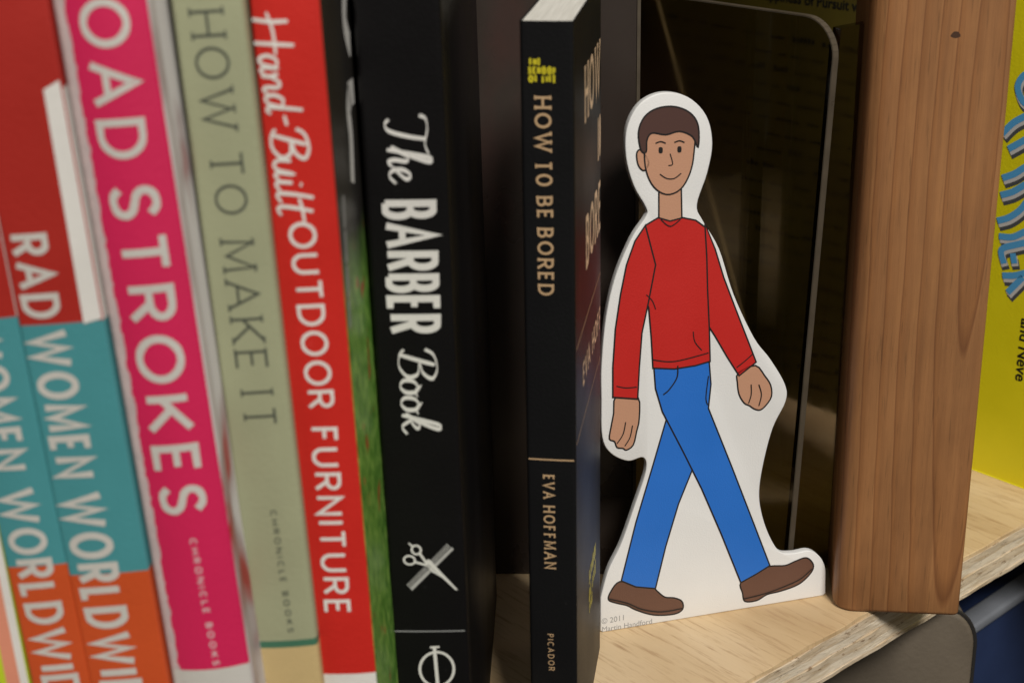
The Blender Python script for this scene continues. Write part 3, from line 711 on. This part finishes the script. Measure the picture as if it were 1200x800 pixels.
# olive book beyond the divider, its back cover towards the camera
O0 = at_z(966, 480); OM = AM.copy(); OM.translation = O0; OMi = OM.inverted()
ysgn = 1 if (OMi @ CAMP).y < 0 else -1       # away from the viewer
ob = empty('book', OM); tag(ob, 'dark olive book seen through the acrylic divider, back cover text towards the camera', 'book', GR)
bm_obj('cover', box_bm(-48, 175, 0, 1.5*ysgn, .1, 250, bev=.3), M['olive'], ob)
bm_obj('cover', box_bm(-48, 175, 20*ysgn, 21.5*ysgn, .1, 250, bev=.3), M['olive'], ob)
bm_obj('spine', box_bm(-48, -46.6, 1.6*ysgn, 19.9*ysgn, .1, 250), M['olive'], ob)
bm_obj('page_block', box_bm(-46, 172, 1.7*ysgn, 19.8*ysgn, .1, 247), M['pages'], ob)
def ol(px, py): return OMi @ hit(px, py, O0, nD)
V = []; F = []
mirror = 1
def otext(text, p0, p1, h, wt, name='blurb_lettering', serif=0):
    a = ol(*p0); c = ol(*p1); V = []; F = []; L = abs(c.x-a.x); sg = 1 if c.x > a.x else -1
    to3 = lambda p, lay=0: (a.x+sg*p[0], -ysgn*(.08+lay*.5), a.z+p[1])
    glyph_mesh(V, F, text, L, h, wt*h, to3, serif=serif); mesh_obj(name, V, F, M['copyblack'], ob)
def bfont_mesh(text, size, bold=0.0):
    c = bpy.data.curves.new('tmp', 'FONT'); c.body = text; c.size = size; c.offset = bold; c.resolution_u = 3
    o = bpy.data.objects.new('tmp', c); COL.objects.link(o); bpy.context.view_layer.update()
    me = bpy.data.meshes.new_from_object(o.evaluated_get(bpy.context.evaluated_depsgraph_get()))
    bpy.data.objects.remove(o); vs = [v.co.copy() for v in me.vertices]; fs = [tuple(p.vertices) for p in me.polygons]; bpy.data.meshes.remove(me)
    return vs, fs
def obf(text, p0, p1, bold=0):
    a = ol(*p0); c = ol(*p1); vs, fs = bfont_mesh(text, 1, bold); w = max(v.x for v in vs); k = abs(c.x-a.x)/w; sg = 1 if c.x > a.x else -1
    mesh_obj('blurb_lettering', [(a.x+sg*v.x*k, -ysgn*.1, a.z+v.y*k*1.0) for v in vs], fs, M['copyblack'], ob)
obf('Happiness of Pursuit with', (888, -2), (1022, 20), .02)
V = []; F = []; random.seed(3)
for row in range(22):
    y = 35+row*19; x = random.uniform(745, 800)
    while x < 990:
        w = random.uniform(8, 30); yy = y+(x-860)*.19
        a = ol(x, yy); c = ol(x+w, yy+w*.19); wt = .9 if random.random() < .75 else 1.9
        nl = max(2, int(abs(c.x-a.x)/1.5))
        for j in range(nl):
            u = a.x+(c.x-a.x)*(j+.1)/nl; u2 = a.x+(c.x-a.x)*(j+.7)/nl; hh = random.uniform(.5, 1)*wt
            base = len(V); V += [(u, -ysgn*.1, a.z), (u2, -ysgn*.1, a.z), (u2, -ysgn*.1, a.z+hh), (u, -ysgn*.1, a.z+hh)]; F.append((base, base+1, base+2, base+3))
        x += w+random.uniform(4, 9)
mesh_obj('blurb_small_print', V, F, M['copyblack'], ob)

# ------------------------------------------------------------------ die-cut card standee
C1 = at_z(703, 741); C2 = at_z(968, 697)
cx_ = (C2-C1).normalized(); back = Vector((-cx_.y, cx_.x, 0)); tilt = R(2.0)
cz_ = (Vector((0, 0, 1))*math.cos(tilt)+back*math.sin(tilt)).normalized(); cy_ = cz_.cross(cx_)
CM = Matrix((cx_, cy_, cz_)).transposed().to_4x4(); CM.translation = C1; CMi = CM.inverted()
print('standee width', (C2-C1).length)
def cp(p): q = CMi @ hit(p[0], p[1], C1, cy_); return (q.x, q.z)
sd = empty('cutout_standee', CM); tag(sd, 'white die-cut card cutout printed with a walking person in red top and blue trousers', 'cutout')
outl = [(704, 700), (713, 668), (728, 637), (744, 592), (757, 552), (754, 536), (736, 540), (716, 531), (706, 512), (705, 467), (705, 430), (710, 374), (721, 325), (740, 280), (757, 254), (757, 243),
        (743, 218), (734, 185), (735, 150), (750, 122), (776, 109), (806, 114), (828, 136), (835, 168), (829, 203), (817, 240), (824, 259), (843, 292), (860, 345), (884, 396), (903, 421), (920, 450), (921, 470), (906, 501), (895, 542),
        (890, 576), (893, 602), (902, 628), (914, 646), (930, 648), (948, 645), (960, 651), (967, 664), (967.5, 682)]
pts = [Vector((*cp(p), 0)) for p in outl]
sm = [(v.x, v.y) for v in catmull(pts, 5)]
full = [(cp((703, 739))[0]+.2, .5), ]+sm+[(cp((968, 695))[0]-.1, .6), (cp((967, 697))[0]-.6, .05), (.9, .05)]
bm_obj('card_board', prism_bm(full, 0, 2.2, bev=.28, seg=3), M['card'], sd, smooth=True)
def cshape(name, poly, material, lay, smooth=0, outline=True, wid=.42):
    P_ = [cp(p) for p in poly]
    if smooth: P_ = [(v.x, v.y) for v in catmull([Vector((*p, 0)) for p in P_], smooth, closed=True)]
    o = mesh_obj(name, [(p[0], -lay, p[1]) for p in P_], [tuple(range(len(P_)))], material, sd)
    if outline:
        V = []; F = []; ribbon(V, F, P_+[P_[0]], lambda u, d: wid, lambda p: (p[0], -lay-.02, p[1]), closed=True)
        ol_ = mesh_obj('outline_print', V, F, M['ink'], sd)
    return o
def cline(pts, w=.38, lay=.2, sm=6):
    P_ = catmull([Vector((*cp(p), 0)) for p in pts], sm); V = []; F = []
    ribbon(V, F, [(p.x, p.y) for p in P_], lambda u, d: w, lambda p: (p[0], -lay, p[1])); mesh_obj('outline_print', V, F, M['ink'], sd)
# back leg, front leg, shoes
cshape('shoe_print', [(726, 681), (716, 692), (713, 702), (722, 706), (735, 709), (745, 714), (766, 720), (790, 719), (800, 713), (799, 704), (790, 700), (779, 699), (770, 692), (765, 688), (745, 684)], M['p_brown'], .03, 4)
cshape('shoe_print', [(868, 682), (870, 694), (873, 704), (887, 703), (899, 696), (915, 692), (936, 684), (950, 671), (953, 661), (945, 653), (932, 657), (920, 662), (902, 663), (885, 670)], M['p_brown'], .03, 4)
cline([(714, 701), (735, 706), (752, 713), (775, 716), (799, 712)], .34); cline([(871, 701), (895, 695), (915, 688), (937, 678), (951, 666)], .34)
cshape('trouser_leg_print', [(784, 480), (765, 545), (745, 612), (728, 680), (745, 687), (768, 689), (780, 640), (795, 590), (812, 548), (815, 500)], M['p_blue'], .06)
cshape('trouser_leg_print', [(766, 428), (768, 455), (776, 482), (800, 528), (822, 572), (845, 625), (868, 682), (886, 672), (902, 662), (882, 610), (858, 548), (830, 478), (833, 450), (831, 424)], M['p_blue'], .09)
cline([(794, 428), (793, 442), (784, 456), (777, 462)]); cline([(830, 440), (827, 465), (829, 474)], .3)
# hands
cshape('hand_print', [(722, 464), (719, 484), (716, 500), (714, 514), (720, 517), (723, 524), (730, 525), (734, 527), (742, 521), (746, 505), (749, 490), (747, 464)], M['p_skin'], .05, 3)
cline([(733, 494), (730, 508), (723, 519)], .3); cline([(741, 498), (738, 512), (732, 522)], .3)
cshape('hand_print', [(865, 437), (864, 448), (866, 462), (872, 472), (878, 475), (884, 479), (891, 480), (898, 474), (904, 464), (903, 451), (896, 440), (885, 428)], M['p_skin'], .05, 3)
cline([(880, 450), (880, 462), (877, 472)], .3); cline([(889, 450), (892, 462), (889, 475)], .3)
# head, ear, hair
cshape('neck_print', [(772, 205), (772, 256), (785, 260), (799, 256), (798, 205)], M['p_skin'], .05)
cshape('ear_print', [(751, 176), (746, 180), (748, 194), (755, 200), (760, 190)], M['p_skin'], .06, 4)
cshape('face_print', [(758, 150), (755, 175), (757, 200), (766, 219), (781, 228), (797, 222), (808, 204), (813, 180), (812, 150), (786, 138)], M['p_skin'], .08, 4)
cshape('hair_print', [(751, 176), (748, 155), (755, 137), (770, 127), (790, 125), (808, 132), (818, 147), (818, 172), (811, 160), (796, 154), (780, 158), (764, 156), (758, 164), (757, 178)], M['p_hair'], .12, 4)
for ex_, ey_ in ((774, 176), (796, 175)):
    cshape('eye_print', [(ex_-2, ey_-3), (ex_+2, ey_-3), (ex_+2, ey_+3), (ex_-2, ey_+3)], M['ink'], .16, 4, outline=False)
cline([(768, 168), (774, 166), (780, 168)], .35, .16); cline([(790, 167), (796, 165), (802, 167)], .35, .16)
cline([(785, 180), (788, 192), (783, 194)], .28, .16); cline([(773, 204), (781, 209), (790, 209), (798, 203)], .3, .16)
# plain red jumper with sleeves
cshape('sleeve_print', [(826, 262), (838, 292), (848, 325), (862, 362), (876, 398), (886, 424), (866, 440), (852, 418), (838, 394), (829, 380), (822, 320)], M['p_red'], .07)
cshape('jumper_print', [(771, 255), (756, 264), (747, 300), (752, 345), (760, 360), (763, 395), (765, 431), (790, 432), (815, 428), (832, 423), (831, 385), (829, 340), (828, 300), (826, 266), (815, 258), (800, 255), (785, 259)], M['p_red'], .13)
cshape('sleeve_print', [(756, 264), (744, 282), (734, 310), (727, 345), (721, 385), (718, 430), (718, 465), (747, 467), (749, 430), (752, 390), (760, 352), (768, 310)], M['p_red'], .17)
cline([(722, 452), (733, 454), (746, 453)], .3, .24); cline([(863, 430), (872, 423), (882, 414)], .3, .24); cline([(764, 421), (790, 423), (830, 413)], .3, .24)
cline([(774, 257), (785, 265), (797, 257)], .3, .24); cline([(757, 345), (764, 352), (768, 362)], .26, .24); cline([(822, 410), (814, 400), (812, 388)], .26, .24)
def ctext(text, p0, p1, material):
    a = cp(p0); c = cp(p1); vs, fs = bfont_mesh(text, 1, 0); w = max(v.x for v in vs); k = (c[0]-a[0])/w
    mesh_obj('credit_lettering', [(a[0]+v.x*k, -.04, a[1]+v.y*k*1.05+v.x*k*(c[1]-a[1])/(c[0]-a[0])) for v in vs], fs, material, sd)
ctext('\u00a9 2011', (705, 731), (731, 726), M['greyprint']); ctext('Martin Handford', (705, 740), (764, 730), M['greyprint'])

# ------------------------------------------------------------------ yellow book on the far side of the post
Y0 = at_z(1148, 553); YM = AM.copy(); YM.translation = Y0; YMi = YM.inverted()
ys2 = 1 if (YMi @ CAMP).y < 0 else -1
yb = empty('book', YM); tag(yb, 'lemon yellow book with blue and white outlined lettering, right of the wooden post', 'book', GR)
bm_obj('cover', box_bm(-110, 25, 0, 1.2*ys2, .1, 260, bev=.3), M['byellow'], yb)
bm_obj('cover', box_bm(-110, 25, 20*ys2, 21.2*ys2, .1, 260, bev=.3), M['byellow'], yb)
bm_obj('spine', box_bm(23.6, 25, 1.3*ys2, 19.9*ys2, .1, 260), M['byellow'], yb)
bm_obj('page_block', box_bm(-108, 23, 1.3*ys2, 19.8*ys2, .1, 257), M['pages'], yb)
def yl(px, py): q = YMi @ hit(px, py, Y0, nD); return (q.x, q.z)
def yline(pts, w, material, lay, name='title_lettering'):
    P_ = catmull([Vector((*yl(*p), 0)) for p in pts], 6); V = []; F = []
    ribbon(V, F, [(p.x, p.y) for p in P_], lambda u, d: w, lambda p: (p[0], -ys2*lay, p[1])); mesh_obj(name, V, F, material, yb)
def triple(pts):
    yline([(x+1.2, y+4) for x, y in pts], 2.6, M['bgrey'], .05); yline(pts, 2.4, M['bwhite'], .10); yline([(x-1, y-3.4) for x, y in pts], 2.0, M['bblue'], .15)
triple([(1212, 88), (1200, 93), (1194, 106), (1200, 122), (1212, 128)])
triple([(1176, 160), (1188, 148), (1200, 141), (1215, 134)]); triple([(1183, 178), (1194, 172), (1215, 160)])
triple([(1176, 212), (1190, 207), (1203, 199), (1218, 192)]); triple([(1174, 232), (1188, 228), (1204, 219), (1218, 214)])
triple([(1170, 262), (1184, 258), (1198, 248), (1208, 234)]); triple([(1172, 280), (1188, 281), (1204, 274), (1218, 270)])
triple([(1178, 312), (1175, 296), (1192, 290), (1218, 285)]); triple([(1190, 312), (1188, 300)])
triple([(1176, 326), (1190, 326), (1206, 322), (1218, 318)]); triple([(1182, 346), (1192, 336), (1200, 328)])
a = yl(1197.5, 372); c = yl(1199, 448)
vs, fs = bfont_mesh('and Neve', 1, .02); w_ = max(v.x for v in vs); k = abs(c[1]-a[1])/w_
sx = 1 if yl(1200, 400)[0] > yl(1190, 400)[0] else -1
mesh_obj('subtitle_lettering', [(a[0]+sx*v.y*k, -ys2*.06, a[1]-v.x*k) for v in vs], fs, M['copyblack'], yb)

# ------------------------------------------------------------------ below the shelf
YC = 402
def cy(px, py): q = at_Y(px, py, YC); return (q.x, q.z)
A_ = cy(1147, 712); rr_ = 9.5
ptsr = [(A_[0]-260, A_[1]-300), (A_[0]+2, A_[1]-300), (A_[0], A_[1]-30)]+[(A_[0]-rr_+rr_*math.cos(R(a)), A_[1]-1-rr_*1.35+rr_*1.35*math.sin(R(a))) for a in range(0, 91, 9)]+[(A_[0]-250, A_[1]-1), (A_[0]-262, A_[1]-14)]
CHM = Matrix.Translation(Vector((0, YC, 0)))
ch = empty('chair_back', CHM); tag(ch, 'taupe padded chair back with a rounded corner and dark piping, below the plywood shelf', 'chair')
bm_obj('padded_back', prism_bm(ptsr, 0, 22, bev=1.6, seg=3), M['taupe'], ch, smooth=True)
V = []; F = []
bm = bmesh.new(); ring = []
pth = ptsr
for i, p in enumerate(pth):
    a = Vector(pth[i-1]); c = Vector(pth[(i+1) % len(pth)]); t_ = (c-a).normalized(); nn = Vector((t_.y, -t_.x))
    ring.append([bm.verts.new((p[0]+nn.x*(.7*math.cos(R(60*j))+.3), 1.2+.7*math.sin(R(60*j)), p[1]+nn.y*(.7*math.cos(R(60*j))+.3))) for j in range(6)])
for i in range(len(ring)):
    for j in range(6): bm.faces.new((ring[i][j], ring[i][(j+1) % 6], ring[(i+1) % len(ring)][(j+1) % 6], ring[(i+1) % len(ring)][j]))
bm_obj('piping', bm, M['piping'], ch, smooth=True)

ZN = -52
N1 = at_z(1130, 738, ZN); N2 = at_z(1200, 690, ZN); nx = (N2-N1).normalized(); ny = Vector((-nx.y, nx.x, 0))
N3 = at_z(1200, 668, ZN); wn = (N3-N2).dot(ny); print('rim depth', wn)
NM = Matrix((nx, ny, Vector((0, 0, 1)))).transposed().to_4x4(); NM.translation = N1
nb = empty('storage_bin', NM); tag(nb, 'navy plastic storage bin with a grey-blue rim, below the shelf at the lower right corner', 'bin')
bm_obj('bin_body', box_bm(-40, 260, 2, 160, -300, -3, bev=2), M['navy'], nb, smooth=True)
bm = box_bm(-44, 264, -1, wn, -4, 0, bev=1.2); bm_obj('rim', bm, M['rim'], nb, smooth=True)
bm = box_bm(-44, 264, 152, 166, -4, 0, bev=1.2); bm_obj('rim', bm, M['rim'], nb, smooth=True)
bm = box_bm(-44, -34, wn+.3, 151.6, -4, 0, bev=1.2); bm_obj('rim', bm, M['rim'], nb, smooth=True)
bm_obj('lid_recess', box_bm(-33, 262, wn+.4, 151, -7, -4.2), M['navy'], nb)

fl = mesh_obj('floor', [(-3000, -2500, -620), (3500, -2500, -620), (3500, 4500, -620), (-3000, 4500, -620)], [(0, 1, 2, 3)], M['floor']); tag(fl, kind='structure')
wl = mesh_obj('wall', [(-3000, 2500, -620), (3500, 2500, -620), (3500, 2500, 2000), (-3000, 2500, 2000)], [(0, 1, 2, 3)], mat('far_wall_paint', (.10, .09, .08), .8, var=.1, vscale=3)); tag(wl, kind='structure')
